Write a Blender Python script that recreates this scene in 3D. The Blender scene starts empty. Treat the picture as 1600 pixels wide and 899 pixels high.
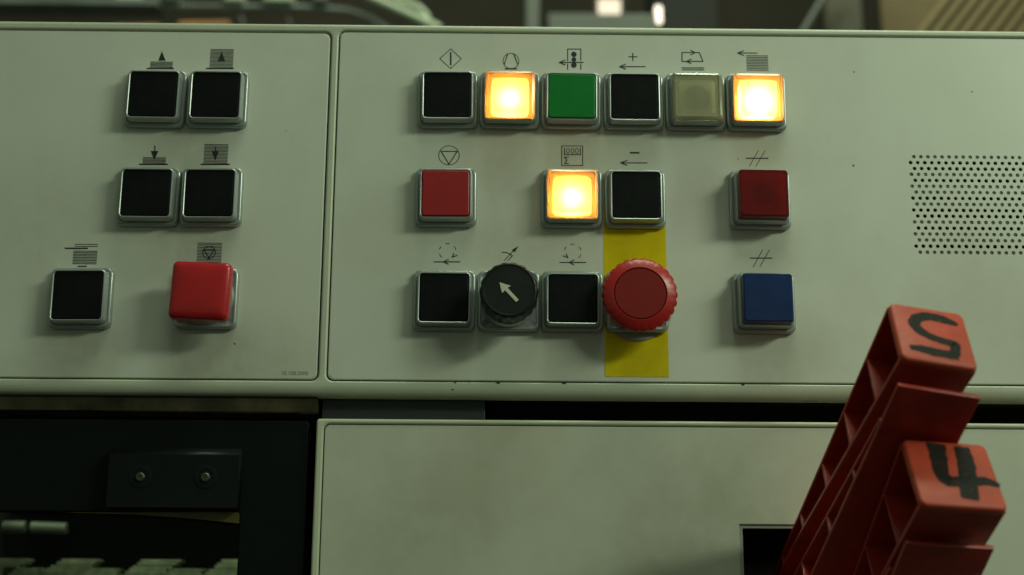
import bpy, bmesh, math, random
from mathutils import Vector, Matrix
random.seed(7)
PI = math.pi
scene = bpy.context.scene
C = scene.collection
MM = 0.001
H0 = 1.15            # height of the camera above the workshop floor, metres

# ------------------------------------------------------------------ camera, world, lamps, exposure
cam = bpy.data.cameras.new('camera')
cam.lens = 50.0; cam.sensor_width = 36.0
cam.clip_start = 0.02; cam.clip_end = 60
cam.dof.use_dof = True
cam.dof.focus_distance = 0.698
cam.dof.aperture_fstop = 8.0
cam_o = bpy.data.objects.new('camera', cam); C.objects.link(cam_o)
rot = Matrix(((0.99991, -0.00816, -0.01054), (-0.01222, -0.24457, -0.96955), (0.00533, 0.96960, -0.24465)))
cam_o.matrix_world = Matrix.Translation((0, -0.684, H0)) @ rot.to_4x4()
scene.camera = cam_o

world = bpy.data.worlds.new('World'); scene.world = world; world.use_nodes = True
bgn = world.node_tree.nodes['Background']
bgn.inputs['Color'].default_value = (0.78, 1.0, 0.70, 1)
bgn.inputs['Strength'].default_value = 0.125

def area(name, loc, target, sx, sy, power, col):
    l = bpy.data.lights.new(name, 'AREA'); l.shape = 'RECTANGLE'; l.size = sx; l.size_y = sy
    l.energy = power; l.color = col
    o = bpy.data.objects.new(name, l); C.objects.link(o)
    o.location = loc
    o.rotation_euler = (Vector(target) - Vector(loc)).to_track_quat('-Z', 'Y').to_euler()
    return o
TUBE = (0.84, 1.0, 0.74)
for i, (x, y, z, p) in enumerate(((0.25, -0.85, 2.45, 0.6), (0.98, -0.85, 1.95, 6.0), (1.35, -0.62, 1.85, 1.2), (1.3, -1.5, 2.45, 0.9))):
    area('ceiling_tube_light', (x, y, z), (0.25, 0.0, H0 + 0.2), 0.5, 0.12, p, TUBE)
area('ceiling_tube_light', (0.35, -0.28, 2.7), (0.3, -0.05, H0), 0.9, 0.12, 7.0, TUBE)
area('hall_fill', (0.3, 1.2, 3.6), (0.0, 2.2, 2.3), 1.6, 0.3, 24, (0.95, 1.0, 0.74))  # unseen light added to brighten the hall behind
area('press_inside_fill', (-0.27, 0.27, H0 + 0.10), (-0.25, 0.34, H0 + 0.0), 0.3, 0.02, 0.06, (0.9, 1.0, 0.7))  # unseen lamp added inside the press to brighten the sheet stacks

vs = scene.view_settings
vs.view_transform = 'Standard'; vs.look = 'None'; vs.exposure = 0.13; vs.gamma = 1.0; vs.use_curve_mapping = False

# ------------------------------------------------------------------ materials
def nt(name):
    m = bpy.data.materials.new(name); m.use_nodes = True
    return m, m.node_tree.nodes, m.node_tree.links
def paint(name, col, rough=0.45, metal=0.0, var=0.10, scale=25.0, dirt=None, dirt_amt=0.0, bump=0.0, bscale=900.0, spec=0.5, coat=0.0, rvar=0.1, specks=0.0, grime_shade_spots=(), streak=0.0):
    """painted / moulded surface: colour mottling, dirt clouds, roughness variation, fine relief"""
    m, N, K = nt(name)
    b = N['Principled BSDF']
    tc = N.new('ShaderNodeTexCoord')
    n1 = N.new('ShaderNodeTexNoise'); n1.inputs['Scale'].default_value = scale; n1.inputs['Detail'].default_value = 6; n1.inputs['Roughness'].default_value = 0.6
    K.new(tc.outputs['Object'], n1.inputs['Vector'])
    r = N.new('ShaderNodeValToRGB')
    r.color_ramp.elements[0].position = 0.3; r.color_ramp.elements[1].position = 0.7
    r.color_ramp.elements[0].color = tuple(c * (1 - var) for c in col) + (1,)
    r.color_ramp.elements[1].color = tuple(min(1, c * (1 + var)) for c in col) + (1,)
    K.new(n1.outputs['Fac'], r.inputs['Fac'])
    out = r.outputs['Color']
    if dirt:
        n2 = N.new('ShaderNodeTexNoise'); n2.inputs['Scale'].default_value = scale * 0.55; n2.inputs['Detail'].default_value = 8; n2.inputs['Roughness'].default_value = 0.68
        K.new(tc.outputs['Object'], n2.inputs['Vector'])
        r2 = N.new('ShaderNodeMapRange'); r2.inputs['From Min'].default_value = 0.48; r2.inputs['From Max'].default_value = 0.78; r2.inputs['To Max'].default_value = dirt_amt
        K.new(n2.outputs['Fac'], r2.inputs['Value'])
        mx = N.new('ShaderNodeMixRGB'); mx.inputs['Color2'].default_value = dirt + (1,)
        K.new(r2.outputs['Result'], mx.inputs['Fac']); K.new(out, mx.inputs['Color1']); out = mx.outputs['Color']
    if specks:
        v = N.new('ShaderNodeTexVoronoi'); v.inputs['Scale'].default_value = 38
        K.new(tc.outputs['Object'], v.inputs['Vector'])
        r3 = N.new('ShaderNodeMapRange'); r3.inputs['From Min'].default_value = 0.022; r3.inputs['From Max'].default_value = 0.03; r3.inputs['To Min'].default_value = specks; r3.inputs['To Max'].default_value = 0
        K.new(v.outputs['Distance'], r3.inputs['Value'])
        mx = N.new('ShaderNodeMixRGB'); mx.inputs['Color2'].default_value = (0.05, 0.045, 0.03, 1)
        K.new(r3.outputs['Result'], mx.inputs['Fac']); K.new(out, mx.inputs['Color1']); out = mx.outputs['Color']
    if grime_shade_spots:                                  # irregular spots: finger grime, some with lamp glow and cast shade painted in
        n5 = N.new('ShaderNodeTexNoise'); n5.inputs['Scale'].default_value = 70; n5.inputs['Detail'].default_value = 7; n5.inputs['Roughness'].default_value = 0.7
        K.new(tc.outputs['Object'], n5.inputs['Vector'])
        for sx_, sz_, rad, amt, scol in grime_shade_spots:
            ds = N.new('ShaderNodeVectorMath'); ds.operation = 'DISTANCE'; ds.inputs[1].default_value = (sx_ * MM, 0, sz_ * MM)
            K.new(tc.outputs['Object'], ds.inputs[0])
            r5 = N.new('ShaderNodeMapRange'); r5.interpolation_type = 'SMOOTHSTEP'
            r5.inputs['From Min'].default_value = rad * MM * 0.15; r5.inputs['From Max'].default_value = rad * MM; r5.inputs['To Min'].default_value = amt * 1.7; r5.inputs['To Max'].default_value = 0
            K.new(ds.outputs['Value'], r5.inputs['Value'])
            mu = N.new('ShaderNodeMath'); mu.operation = 'MULTIPLY'; mu.use_clamp = True
            K.new(r5.outputs['Result'], mu.inputs[0]); K.new(n5.outputs['Fac'], mu.inputs[1])
            mx = N.new('ShaderNodeMixRGB'); mx.inputs['Color2'].default_value = scol + (1,)
            K.new(mu.outputs[0], mx.inputs['Fac']); K.new(out, mx.inputs['Color1']); out = mx.outputs['Color']
    if streak:                                   # faint wiping marks and drips
        mp = N.new('ShaderNodeMapping'); mp.inputs['Scale'].default_value = (38, 1, 12); mp.inputs['Rotation'].default_value = (0, 0.35, 0)
        K.new(tc.outputs['Object'], mp.inputs['Vector'])
        n6 = N.new('ShaderNodeTexNoise'); n6.inputs['Scale'].default_value = 1.0; n6.inputs['Detail'].default_value = 7; n6.inputs['Roughness'].default_value = 0.7
        K.new(mp.outputs['Vector'], n6.inputs['Vector'])
        r6 = N.new('ShaderNodeMapRange'); r6.inputs['From Min'].default_value = 0.52; r6.inputs['From Max'].default_value = 0.8; r6.inputs['To Max'].default_value = streak
        K.new(n6.outputs['Fac'], r6.inputs['Value'])
        mx = N.new('ShaderNodeMixRGB'); mx.inputs['Color2'].default_value = (0.26, 0.24, 0.16, 1)
        K.new(r6.outputs['Result'], mx.inputs['Fac']); K.new(out, mx.inputs['Color1']); out = mx.outputs['Color']
    K.new(out, b.inputs['Base Color'])
    n4 = N.new('ShaderNodeTexNoise'); n4.inputs['Scale'].default_value = scale * 3; n4.inputs['Detail'].default_value = 5
    K.new(tc.outputs['Object'], n4.inputs['Vector'])
    r4 = N.new('ShaderNodeMapRange'); r4.inputs['To Min'].default_value = max(0.03, rough - rvar); r4.inputs['To Max'].default_value = min(1, rough + rvar)
    K.new(n4.outputs['Fac'], r4.inputs['Value']); K.new(r4.outputs['Result'], b.inputs['Roughness'])
    b.inputs['Metallic'].default_value = metal
    b.inputs['Specular IOR Level'].default_value = spec
    b.inputs['Coat Weight'].default_value = coat
    if bump:
        n3 = N.new('ShaderNodeTexNoise'); n3.inputs['Scale'].default_value = bscale; n3.inputs['Detail'].default_value = 3
        K.new(tc.outputs['Object'], n3.inputs['Vector'])
        bp = N.new('ShaderNodeBump'); bp.inputs['Strength'].default_value = bump; bp.inputs['Distance'].default_value = 0.0004
        K.new(n3.outputs['Fac'], bp.inputs['Height']); K.new(bp.outputs['Normal'], b.inputs['Normal'])
    return m
def emit(name, col, strength):
    m, N, K = nt(name); N.remove(N['Principled BSDF'])
    e = N.new('ShaderNodeEmission'); e.inputs['Color'].default_value = col + (1,); e.inputs['Strength'].default_value = strength
    K.new(e.outputs['Emission'], N['Material Output'].inputs['Surface'])
    return m
def clear_plastic(name, tint, body, body_amt=0.25, rough=0.12, trans=0.5, ior=1.49):
    """tinted see-through moulding: mostly clear, a little milky body, glossy skin"""
    m, N, K = nt(name); N.remove(N['Principled BSDF'])
    t = N.new('ShaderNodeBsdfTransparent'); t.inputs['Color'].default_value = tint + (1,)
    d = N.new('ShaderNodeBsdfDiffuse'); d.inputs['Color'].default_value = body + (1,)
    tr = N.new('ShaderNodeBsdfTranslucent'); tr.inputs['Color'].default_value = body + (1,)
    m1 = N.new('ShaderNodeMixShader'); m1.inputs['Fac'].default_value = trans
    K.new(d.outputs[0], m1.inputs[1]); K.new(tr.outputs[0], m1.inputs[2])
    m2 = N.new('ShaderNodeMixShader')
    tc = N.new('ShaderNodeTexCoord'); n = N.new('ShaderNodeTexNoise'); n.inputs['Scale'].default_value = 90; n.inputs['Detail'].default_value = 3
    K.new(tc.outputs['Object'], n.inputs['Vector'])
    mr = N.new('ShaderNodeMapRange'); mr.inputs['To Min'].default_value = body_amt * 0.75; mr.inputs['To Max'].default_value = body_amt * 1.25
    K.new(n.outputs['Fac'], mr.inputs['Value']); K.new(mr.outputs['Result'], m2.inputs['Fac'])
    K.new(t.outputs[0], m2.inputs[1]); K.new(m1.outputs[0], m2.inputs[2])
    g = N.new('ShaderNodeBsdfGlossy'); g.inputs['Roughness'].default_value = rough
    f = N.new('ShaderNodeFresnel'); f.inputs['IOR'].default_value = ior
    m3 = N.new('ShaderNodeMixShader')
    K.new(f.outputs[0], m3.inputs['Fac']); K.new(m2.outputs[0], m3.inputs[1]); K.new(g.outputs[0], m3.inputs[2])
    K.new(m3.outputs[0], N['Material Output'].inputs['Surface'])
    return m
def diffuser_mat(name, col):
    m, N, K = nt(name); N.remove(N['Principled BSDF'])
    d = N.new('ShaderNodeBsdfDiffuse'); d.inputs['Color'].default_value = col + (1,)
    tr = N.new('ShaderNodeBsdfTranslucent'); tr.inputs['Color'].default_value = col + (1,)
    m1 = N.new('ShaderNodeMixShader'); m1.inputs['Fac'].default_value = 0.6
    K.new(d.outputs[0], m1.inputs[1]); K.new(tr.outputs[0], m1.inputs[2])
    K.new(m1.outputs[0], N['Material Output'].inputs['Surface'])
    return m

M = {}
GR = (0.22, 0.19, 0.11); GW = (0.36, 0.27, 0.14)
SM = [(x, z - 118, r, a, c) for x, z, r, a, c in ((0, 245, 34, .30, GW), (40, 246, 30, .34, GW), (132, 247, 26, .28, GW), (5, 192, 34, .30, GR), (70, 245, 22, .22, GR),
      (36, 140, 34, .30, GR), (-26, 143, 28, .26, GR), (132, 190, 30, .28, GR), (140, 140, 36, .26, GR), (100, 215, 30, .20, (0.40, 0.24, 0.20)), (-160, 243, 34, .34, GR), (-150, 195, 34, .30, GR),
      (-143, 138, 34, .45, GR), (-205, 140, 34, .40, GR), (-60, 200, 40, .18, GR), (-230, 200, 60, .20, GR), (250, 170, 60, .18, GR), (-110, 128, 40, .30, GR))]  # finger grime plus painted lamp glow (warm ones) and button shadow (lower left)
M['plate'] = paint('plate_paint', (0.61, 0.62, 0.535), 0.40, var=0.05, scale=9, dirt=(0.34, 0.31, 0.21), dirt_amt=0.38, bump=0.05, bscale=1500, specks=0.8, grime_shade_spots=SM, streak=0.10, rvar=0.14)
M['door'] = paint('door_paint', (0.56, 0.57, 0.47), 0.38, var=0.04, scale=8, dirt=(0.32, 0.27, 0.16), dirt_amt=0.45, bump=0.05, bscale=1500, specks=0.6, streak=0.13, rvar=0.16, grime_shade_spots=[(105, 195, 60, .35, GR), (0, 235, 70, .25, GW), (60, 170, 50, .22, GR), (-40, 190, 60, .2, GR)])  # spot beside the slot: grime, also painting the levers' brown shadow
M['frame'] = paint('frame_enamel', (0.51, 0.53, 0.41), 0.30, var=0.05, scale=14, dirt=(0.25, 0.22, 0.12), dirt_amt=0.35, bump=0.04, bscale=700, specks=0.5)
M['door_frame'] = paint('door_enamel', (0.56, 0.58, 0.43), 0.16, var=0.04, scale=14, dirt=(0.28, 0.25, 0.15), dirt_amt=0.25, rvar=0.06)
M['dark'] = paint('black_steel', (0.018, 0.020, 0.018), 0.5, var=0.3, scale=12, dirt=(0.05, 0.045, 0.03), dirt_amt=0.4)
M['gap'] = paint('near_black_gap', (0.007, 0.007, 0.006), 0.8, var=0.3, scale=30, spec=0.05)  # near-black for the slot, the cavity and the gaps behind the panels
M['grey_dark'] = paint('charcoal_steel', (0.022, 0.025, 0.026), 0.5, var=0.15, scale=15)
M['grime'] = paint('oily_grime', (0.045, 0.038, 0.018), 0.7, var=0.7, scale=42, dirt=(0.010, 0.010, 0.008), dirt_amt=0.9, spec=0.2)
M['cover'] = paint('black_cover', (0.007, 0.009, 0.009), 0.40, var=0.2, scale=10, dirt=(0.018, 0.02, 0.018), dirt_amt=0.3, rvar=0.14, spec=0.06)
M['block'] = paint('anodised_black', (0.009, 0.011, 0.011), 0.32, var=0.2, scale=20, rvar=0.12, spec=0.12)
M['screw'] = paint('blackened_screw', (0.10, 0.10, 0.08), 0.35, metal=0.7, var=0.2, scale=80)
M['bezel'] = paint('silver_bezel', (0.38, 0.41, 0.395), 0.30, metal=0.50, var=0.04, scale=30, dirt=(0.14, 0.14, 0.10), dirt_amt=0.18, rvar=0.04)
M['black_cap'] = paint('black_cap', (0.006, 0.007, 0.007), 0.5, var=0.2, scale=60, dirt=(0.011, 0.012, 0.010), dirt_amt=0.6, spec=0.09, rvar=0.2)
M['green_cap'] = paint('green_cap', (0.0, 0.17, 0.022), 0.45, var=0.08, scale=60, spec=0.25)
M['red_cap'] = paint('red_cap', (0.34, 0.014, 0.016), 0.36, var=0.10, scale=60, spec=0.45, dirt=(0.10, 0.01, 0.01), dirt_amt=0.4)
M['mushroom'] = paint('red_mushroom', (0.46, 0.014, 0.018), 0.22, var=0.08, scale=40, spec=0.5, rvar=0.06)
M['estop'] = paint('red_estop', (0.42, 0.018, 0.016), 0.32, var=0.08, scale=50, spec=0.5)
M['estop_face'] = paint('red_estop_face', (0.23, 0.012, 0.010), 0.5, var=0.08, scale=50, dirt=(0.12, 0.02, 0.015), dirt_amt=0.4, spec=0.2)
M['knob'] = paint('black_knob', (0.011, 0.012, 0.011), 0.38, var=0.2, scale=50, spec=0.4)
M['knob_skirt'] = paint('grey_knob_skirt', (0.05, 0.055, 0.05), 0.35, var=0.15, scale=50)
M['arrow'] = paint('cream_arrow', (0.58, 0.60, 0.44), 0.5, var=0.05, scale=80)
M['ink'] = paint('black_ink', (0.012, 0.013, 0.012), 0.55, var=0.2, scale=90)
M['ink_faded'] = paint('faded_ink', (0.16, 0.16, 0.13), 0.6, var=0.2, scale=200)
M['yellow'] = paint('yellow_label', (0.70, 0.54, 0.0), 0.5, var=0.08, scale=30, dirt=(0.22, 0.17, 0.02), dirt_amt=0.6, rvar=0.1, specks=0.7, spec=0.15)
M['legend'] = paint('grey_legend', (0.28, 0.29, 0.26), 0.5, var=0.08, scale=50)
M['lever'] = paint('red_lever_plastic', (0.42, 0.027, 0.015), 0.42, var=0.22, scale=38, dirt=(0.05, 0.014, 0.010), dirt_amt=0.8, bump=0.14, bscale=420, rvar=0.18, specks=0.6)
M['lever_cap'] = paint('worn_red_lever_cap', (0.45, 0.046, 0.017), 0.5, var=0.22, scale=55, dirt=(0.17, 0.07, 0.03), dirt_amt=0.7, bump=0.16, bscale=500, rvar=0.18, specks=0.6)
def marker_mat():
    m, N, K = nt('black_marker'); p = N['Principled BSDF']
    p.inputs['Base Color'].default_value = (0.007, 0.008, 0.005, 1); p.inputs['Roughness'].default_value = 0.6; p.inputs['Specular IOR Level'].default_value = 0.2
    tc = N.new('ShaderNodeTexCoord'); n = N.new('ShaderNodeTexNoise'); n.inputs['Scale'].default_value = 420; n.inputs['Detail'].default_value = 6; n.inputs['Roughness'].default_value = 0.7
    K.new(tc.outputs['Object'], n.inputs['Vector'])
    r = N.new('ShaderNodeMapRange'); r.inputs['From Min'].default_value = 0.52; r.inputs['From Max'].default_value = 0.72; r.inputs['To Max'].default_value = 0.75
    K.new(n.outputs['Fac'], r.inputs['Value'])
    t = N.new('ShaderNodeBsdfTransparent'); mx = N.new('ShaderNodeMixShader')
    K.new(r.outputs['Result'], mx.inputs['Fac']); K.new(p.outputs[0], mx.inputs[1]); K.new(t.outputs[0], mx.inputs[2])
    K.new(mx.outputs[0], N['Material Output'].inputs['Surface'])
    return m
M['marker'] = marker_mat()
M['amber'] = clear_plastic('amber_lens', (1.0, 0.90, 0.68), (1.0, 0.76, 0.46), 0.34)
M['pale_lens'] = clear_plastic('pale_yellow_lens', (0.98, 0.98, 0.84), (1.0, 0.96, 0.64), 0.24, trans=0.02)
M['red_lens'] = clear_plastic('red_lens', (0.60, 0.06, 0.06), (0.40, 0.026, 0.030), 0.38, trans=0.25)
M['blue_lens'] = clear_plastic('blue_lens', (0.05, 0.10, 0.40), (0.030, 0.070, 0.24), 0.93)
M['diff_warm'] = diffuser_mat('warm_diffuser', (0.95, 0.78, 0.46))
M['diff_pale'] = clear_plastic('pale_diffuser', (0.90, 0.90, 0.72), (0.94, 0.91, 0.64), 0.30, 0.3, trans=0.12)
M['bulb'] = emit('lit_bulb', (1.0, 0.63, 0.22), 240.0)
M['bulb_hot'] = emit('lit_bulb_hot', (1.0, 0.68, 0.30), 400.0)
M['socket'] = paint('dark_socket', (0.03, 0.03, 0.02), 0.6)
M['reflector_pale'] = paint('pale_lamp_well', (0.85, 0.83, 0.60), 0.6)
M['red_holder'] = paint('red_lamp_holder', (0.62, 0.25, 0.22), 0.6)
M['reflector'] = paint('lamp_well', (0.30, 0.22, 0.09), 0.6)
M['glass'] = clear_plastic('machine_glass', (0.80, 0.86, 0.80), (0.03, 0.035, 0.03), 0.02, 0.05, ior=1.18)
M['paper'] = paint('pale_sheets', (0.42, 0.46, 0.32), 0.7, var=0.5, scale=110, dirt=(0.05, 0.05, 0.03), dirt_amt=0.8)
M['rail'] = paint('grey_rail', (0.10, 0.11, 0.09), 0.5, var=0.15, scale=30)
M['tape'] = paint('amber_tape', (0.09, 0.075, 0.01), 0.4, var=0.2, scale=40)
# hall behind
M['wall'] = paint('hall_wall', (0.040, 0.036, 0.021), 0.8, var=0.25, scale=1.5)
M['floor'] = paint('workshop_floor', (0.07, 0.068, 0.055), 0.7, var=0.25, scale=3)
M['black_wall'] = paint('hall_black', (0.010, 0.014, 0.011), 0.8, var=0.2, scale=2)
M['steel'] = paint('grey_green_steel', (0.12, 0.145, 0.12), 0.5, var=0.15, scale=5)
M['pale_tube'] = paint('pale_green_tube', (0.46, 0.56, 0.40), 0.4, var=0.1, scale=8)
M['blue_grey'] = paint('blue_grey_tray', (0.20, 0.24, 0.22), 0.5, var=0.25, scale=9)
M['wood'] = paint('timber', (0.30, 0.24, 0.12), 0.7, var=0.15, scale=6)
M['wood_dark'] = paint('timber_gap', (0.17, 0.135, 0.065), 0.8, var=0.15, scale=6)
M['orange'] = paint('orange_brown_roll', (0.42, 0.21, 0.09), 0.6, var=0.15, scale=6)
M['olive'] = paint('olive_column', (0.09, 0.09, 0.058), 0.7, var=0.15, scale=3)
M['lamp_white'] = emit('hall_lamp_glow', (1.0, 0.86, 0.62), 1.1)
M['lamp_hot'] = emit('hall_lamp_hot', (1.0, 0.93, 0.72), 2.2)

# ------------------------------------------------------------------ helpers
def tag(o, label=None, cat=None, group=None, kind=None):
    if label: o['label'] = label
    if cat: o['category'] = cat
    if group: o['group'] = group
    if kind: o['kind'] = kind
    return o
def W(x, y, z):                      # millimetres on the console -> world metres
    return Vector((x * MM, y * MM, z * MM + H0))
def thing(name, label, cat, loc, group=None, rot=None):
    o = bpy.data.objects.new(name, None); C.objects.link(o)
    o.empty_display_size = 0.01
    o.location = W(*loc)
    if rot is not None: o.rotation_euler = rot
    return tag(o, label, cat, group)
def finish(bm, name, mat, angle=35):
    bmesh.ops.recalc_face_normals(bm, faces=bm.faces)
    bmesh.ops.scale(bm, vec=(MM, MM, MM), verts=bm.verts)
    me = bpy.data.meshes.new(name); bm.to_mesh(me); bm.free()
    if mat: me.materials.append(M[mat])
    me.polygons.foreach_set('use_smooth', [True] * len(me.polygons))
    me.set_sharp_from_angle(angle=math.radians(angle))
    for p in me.polygons:                       # large flat fronts stay flat
        if abs(p.normal.y) > 0.9999:
            co = [me.vertices[i].co for i in p.vertices]
            if max((co[i] - co[i - 1]).length for i in range(len(co))) > 0.012: p.use_smooth = False
    return me
def link(name, me, parent=None, loc=None):
    o = bpy.data.objects.new(name, me); C.objects.link(o)
    if parent is not None: o.parent = parent
    if loc is not None: o.location = W(*loc) if parent is None else Vector(loc) * MM
    return o
def part(name, bm, mat, parent, angle=35):
    return link(name, finish(bm, name, mat, angle), parent)
def rrect(x0, x1, z0, z1, r, n=5):
    pts = []
    r = max(r, 0.001)
    for cx, cz, a0 in ((x1 - r, z1 - r, 0), (x0 + r, z1 - r, 90), (x0 + r, z0 + r, 180), (x1 - r, z0 + r, 270)):
        for i in range(n + 1):
            a = math.radians(a0 + 90 * i / n); pts.append((cx + r * math.cos(a), cz + r * math.sin(a)))
    return pts
def sq(a, r, n=5): return rrect(-a, a, -a, a, r, n)
def circ(r, n=48, flutes=0, depth=0.0, sharp=1.5):
    out = []
    for i in range(n):
        a = 2 * PI * i / n
        k = r - (depth * (0.5 - 0.5 * math.cos(a * flutes)) ** sharp if flutes else 0)
        out.append((k * math.cos(a), k * math.sin(a)))
    return out
def loft(bm, rings, cap0=False, cap1=True):
    """rings: [(points_xz, y)] joined in order"""
    prev = None; first = None
    for pts, y in rings:
        vs_ = [bm.verts.new((p[0], y, p[1])) for p in pts]
        if prev:
            n = len(vs_)
            for i in range(n):
                bm.faces.new((prev[i], prev[(i + 1) % n], vs_[(i + 1) % n], vs_[i]))
        else: first = vs_
        prev = vs_
    if cap0: bm.faces.new(first)
    if cap1: bm.faces.new(prev)
    return bm
def solid(outer, holes, prof, oprof=None, low=1.0):
    """flat plate with holes; prof [(inset, y)] from back to front; the last ring is filled"""
    bm = bmesh.new(); fronts = []
    for k, (x0, x1, z0, z1, r) in enumerate([outer] + holes):
        s = 1 if k == 0 else -1
        prev = None
        for d, y in (oprof if (oprof and k == 0) else prof):
            d *= s
            pts = rrect(x0 + d, x1 - d, z0 + d * (low if k == 0 else 1), z1 - d, max(0.05, r - d))
            vv = [bm.verts.new((p[0], y, p[1])) for p in pts]
            n = len(vv)
            if prev:
                for i in range(n): bm.faces.new((prev[i], prev[(i + 1) % n], vv[(i + 1) % n], vv[i]))
            prev = vv
        n = len(prev)
        for i in range(n):
            e = bm.edges.get((prev[i], prev[(i + 1) % n])) or bm.edges.new((prev[i], prev[(i + 1) % n]))
            fronts.append(e)
    bmesh.ops.triangle_fill(bm, use_beauty=True, use_dissolve=False, edges=fronts, normal=(0, -1, 0))
    return bm
def box(bm, x0, x1, y0, y1, z0, z1, b=0.0):
    r = bmesh.ops.create_cube(bm, size=1)
    bmesh.ops.scale(bm, vec=(x1 - x0, y1 - y0, z1 - z0), verts=r['verts'])
    bmesh.ops.translate(bm, vec=((x0 + x1) / 2, (y0 + y1) / 2, (z0 + z1) / 2), verts=r['verts'])
    if b:
        es = list({e for v in r['verts'] for e in v.link_edges})
        bmesh.ops.bevel(bm, geom=es, offset=b, segments=2, affect='EDGES', profile=0.5)
    return bm
def tube(bm, pts, r, n=12):
    """round bar through the points"""
    prev = None
    for i, p in enumerate(pts):
        p = Vector(p)
        d = (Vector(pts[min(i + 1, len(pts) - 1)]) - Vector(pts[max(i - 1, 0)])).normalized()
        up = Vector((0, 1, 0)) if abs(d.y) < 0.9 else Vector((1, 0, 0))
        a = d.cross(up).normalized(); b = d.cross(a)
        ring = [bm.verts.new(p + r * (a * math.cos(2 * PI * k / n) + b * math.sin(2 * PI * k / n))) for k in range(n)]
        if prev:
            for k in range(n): bm.faces.new((prev[k], prev[(k + 1) % n], ring[(k + 1) % n], ring[k]))
        else: bm.faces.new(ring)
        prev = ring
    bm.faces.new(prev)
    return bm

# ------------------------------------------------------------------ the setting behind: dark hall
def struct(name, bm, mat, loc=(0, 0, 0)):
    return tag(link(name, finish(bm, name, mat), None, loc), kind='structure')
struct('wall', box(bmesh.new(), -3200, 3200, 3600, 3650, -1100, 2600), 'wall')
struct('floor', box(bmesh.new(), -5000, 5000, -5000, 3600, -1170, -1150), 'floor', (0, 0, 0))
struct('machine_bed', box(bmesh.new(), -86, 345, 22, 110, -160, 117.4), 'gap')
struct('machine_cavity', box(box(box(box(bmesh.new(), -445, -60, 460, 470, -160, 110), -345, -335, 22, 459, -160, 107.9), -345, -60, 110.5, 459, 108, 110), -91.5, -86.8, 16.5, 109, -160, 107.9), 'gap')

# ------------------------------------------------------------------ upper console housing
console = thing('control_console', 'pale grey-green control console with two face plates full of push buttons', 'control console', (0, 0, 118))
def on_console(name, bm, mat, angle=35, parent=None):
    bmesh.ops.translate(bm, vec=(0, 0, -118), verts=bm.verts)
    o = part(name, bm, mat, console, angle)
    if parent is not None: o.parent = parent
    return o
ZT = 313.4
FP = [(0.0, 10.0)] + [(1.1 * (1 - math.cos(math.radians(a))), 0.6 - 1.1 * math.sin(math.radians(a))) for a in (0, 18, 36, 54, 72, 88)]
FO = [(0.0, 10.0)] + [(2.4 * (1 - math.cos(math.radians(a))), 2.9 - 3.4 * math.sin(math.radians(a))) for a in (0, 15, 30, 45, 60, 75)] + [(2.4, FP[-1][1])]
on_console('frame', solid((-345, 345, 117.6, ZT, 2), [(-341, -86.75, 124.9, 308.4, 3.4), (-82.95, 341, 124.9, 309.2, 3.4)], FP, FO, 2.1), 'frame', 50)
on_console('housing_shell', box(box(bmesh.new(), -344.5, 344.5, 10.05, 130, 118.2, ZT - 0.5), -344, 344, 9.0, 10.0, 118.4, ZT - 0.8), 'gap')
# clean-up: the shell is painted steel seen only from the side, its front is the dark gap round the plates
PP = [(0, 4), (0, 0.5), (0.15, 0.15), (0.5, 0.0)]
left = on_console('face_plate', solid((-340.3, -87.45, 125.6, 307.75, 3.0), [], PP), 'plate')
left['label'] = 'smaller face plate with six buttons and one red mushroom button'
GX0, GX1 = 208.2, 208.2 + 3.607 * 20 + 1.9
GZ1 = 243.1 + 1.578; GZ0 = GZ1 - 3.156 * 17
def plate_with_cutout():
    bm = bmesh.new(); fr = []
    prev = None
    for d, y in PP:
        vv = [bm.verts.new((p[0], y, p[1])) for p in rrect(-82.3 + d, 340.3 - d, 125.6 + d, 308.55 - d, 3.0 - d)]
        n = len(vv)
        if prev:
            for i in range(n): bm.faces.new((prev[i], prev[(i + 1) % n], vv[(i + 1) % n], vv[i]))
        prev = vv
    fr += [bm.edges.get((prev[i], prev[(i + 1) % n])) for i in range(n)]
    c = [bm.verts.new(p) for p in ((GX0, 0, GZ0), (GX1, 0, GZ0), (GX1, 0, GZ1), (GX0, 0, GZ1))]
    fr += [bm.edges.new((c[i], c[(i + 1) % 4])) for i in range(4)]
    bmesh.ops.triangle_fill(bm, use_beauty=True, use_dissolve=False, edges=fr, normal=(0, -1, 0))
    return bm
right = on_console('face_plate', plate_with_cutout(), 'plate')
right['label'] = 'wide face plate with three rows of buttons and a perforated speaker field'
# perforated field: every hole is a real hole
bm = bmesh.new()
P_, R_ = 3.607, 3.156
def cell(x, z):
    hw, hh = P_ / 2, R_ / 2
    rim = []
    for k in range(4): rim.append((-hw + 2 * hw * k / 4, -hh))
    for k in range(4): rim.append((hw, -hh + 2 * hh * k / 4))
    for k in range(4): rim.append((hw - 2 * hw * k / 4, hh))
    for k in range(4): rim.append((-hw, hh - 2 * hh * k / 4))
    o = [bm.verts.new((x + p[0], 0, z + p[1])) for p in rim]
    rr = 1.0 + random.uniform(-0.04, 0.04)
    h, i2 = [], []
    for p in rim:
        a = math.atan2(p[1], p[0])
        h.append(bm.verts.new((x + rr * math.cos(a), 0, z + rr * math.sin(a))))
        i2.append(bm.verts.new((x + rr * math.cos(a), 1.3, z + rr * math.sin(a))))
    for k in range(16):
        q = (k + 1) % 16
        bm.faces.new((o[k], o[q], h[q], h[k])); bm.faces.new((h[k], h[q], i2[q], i2[k]))
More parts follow.
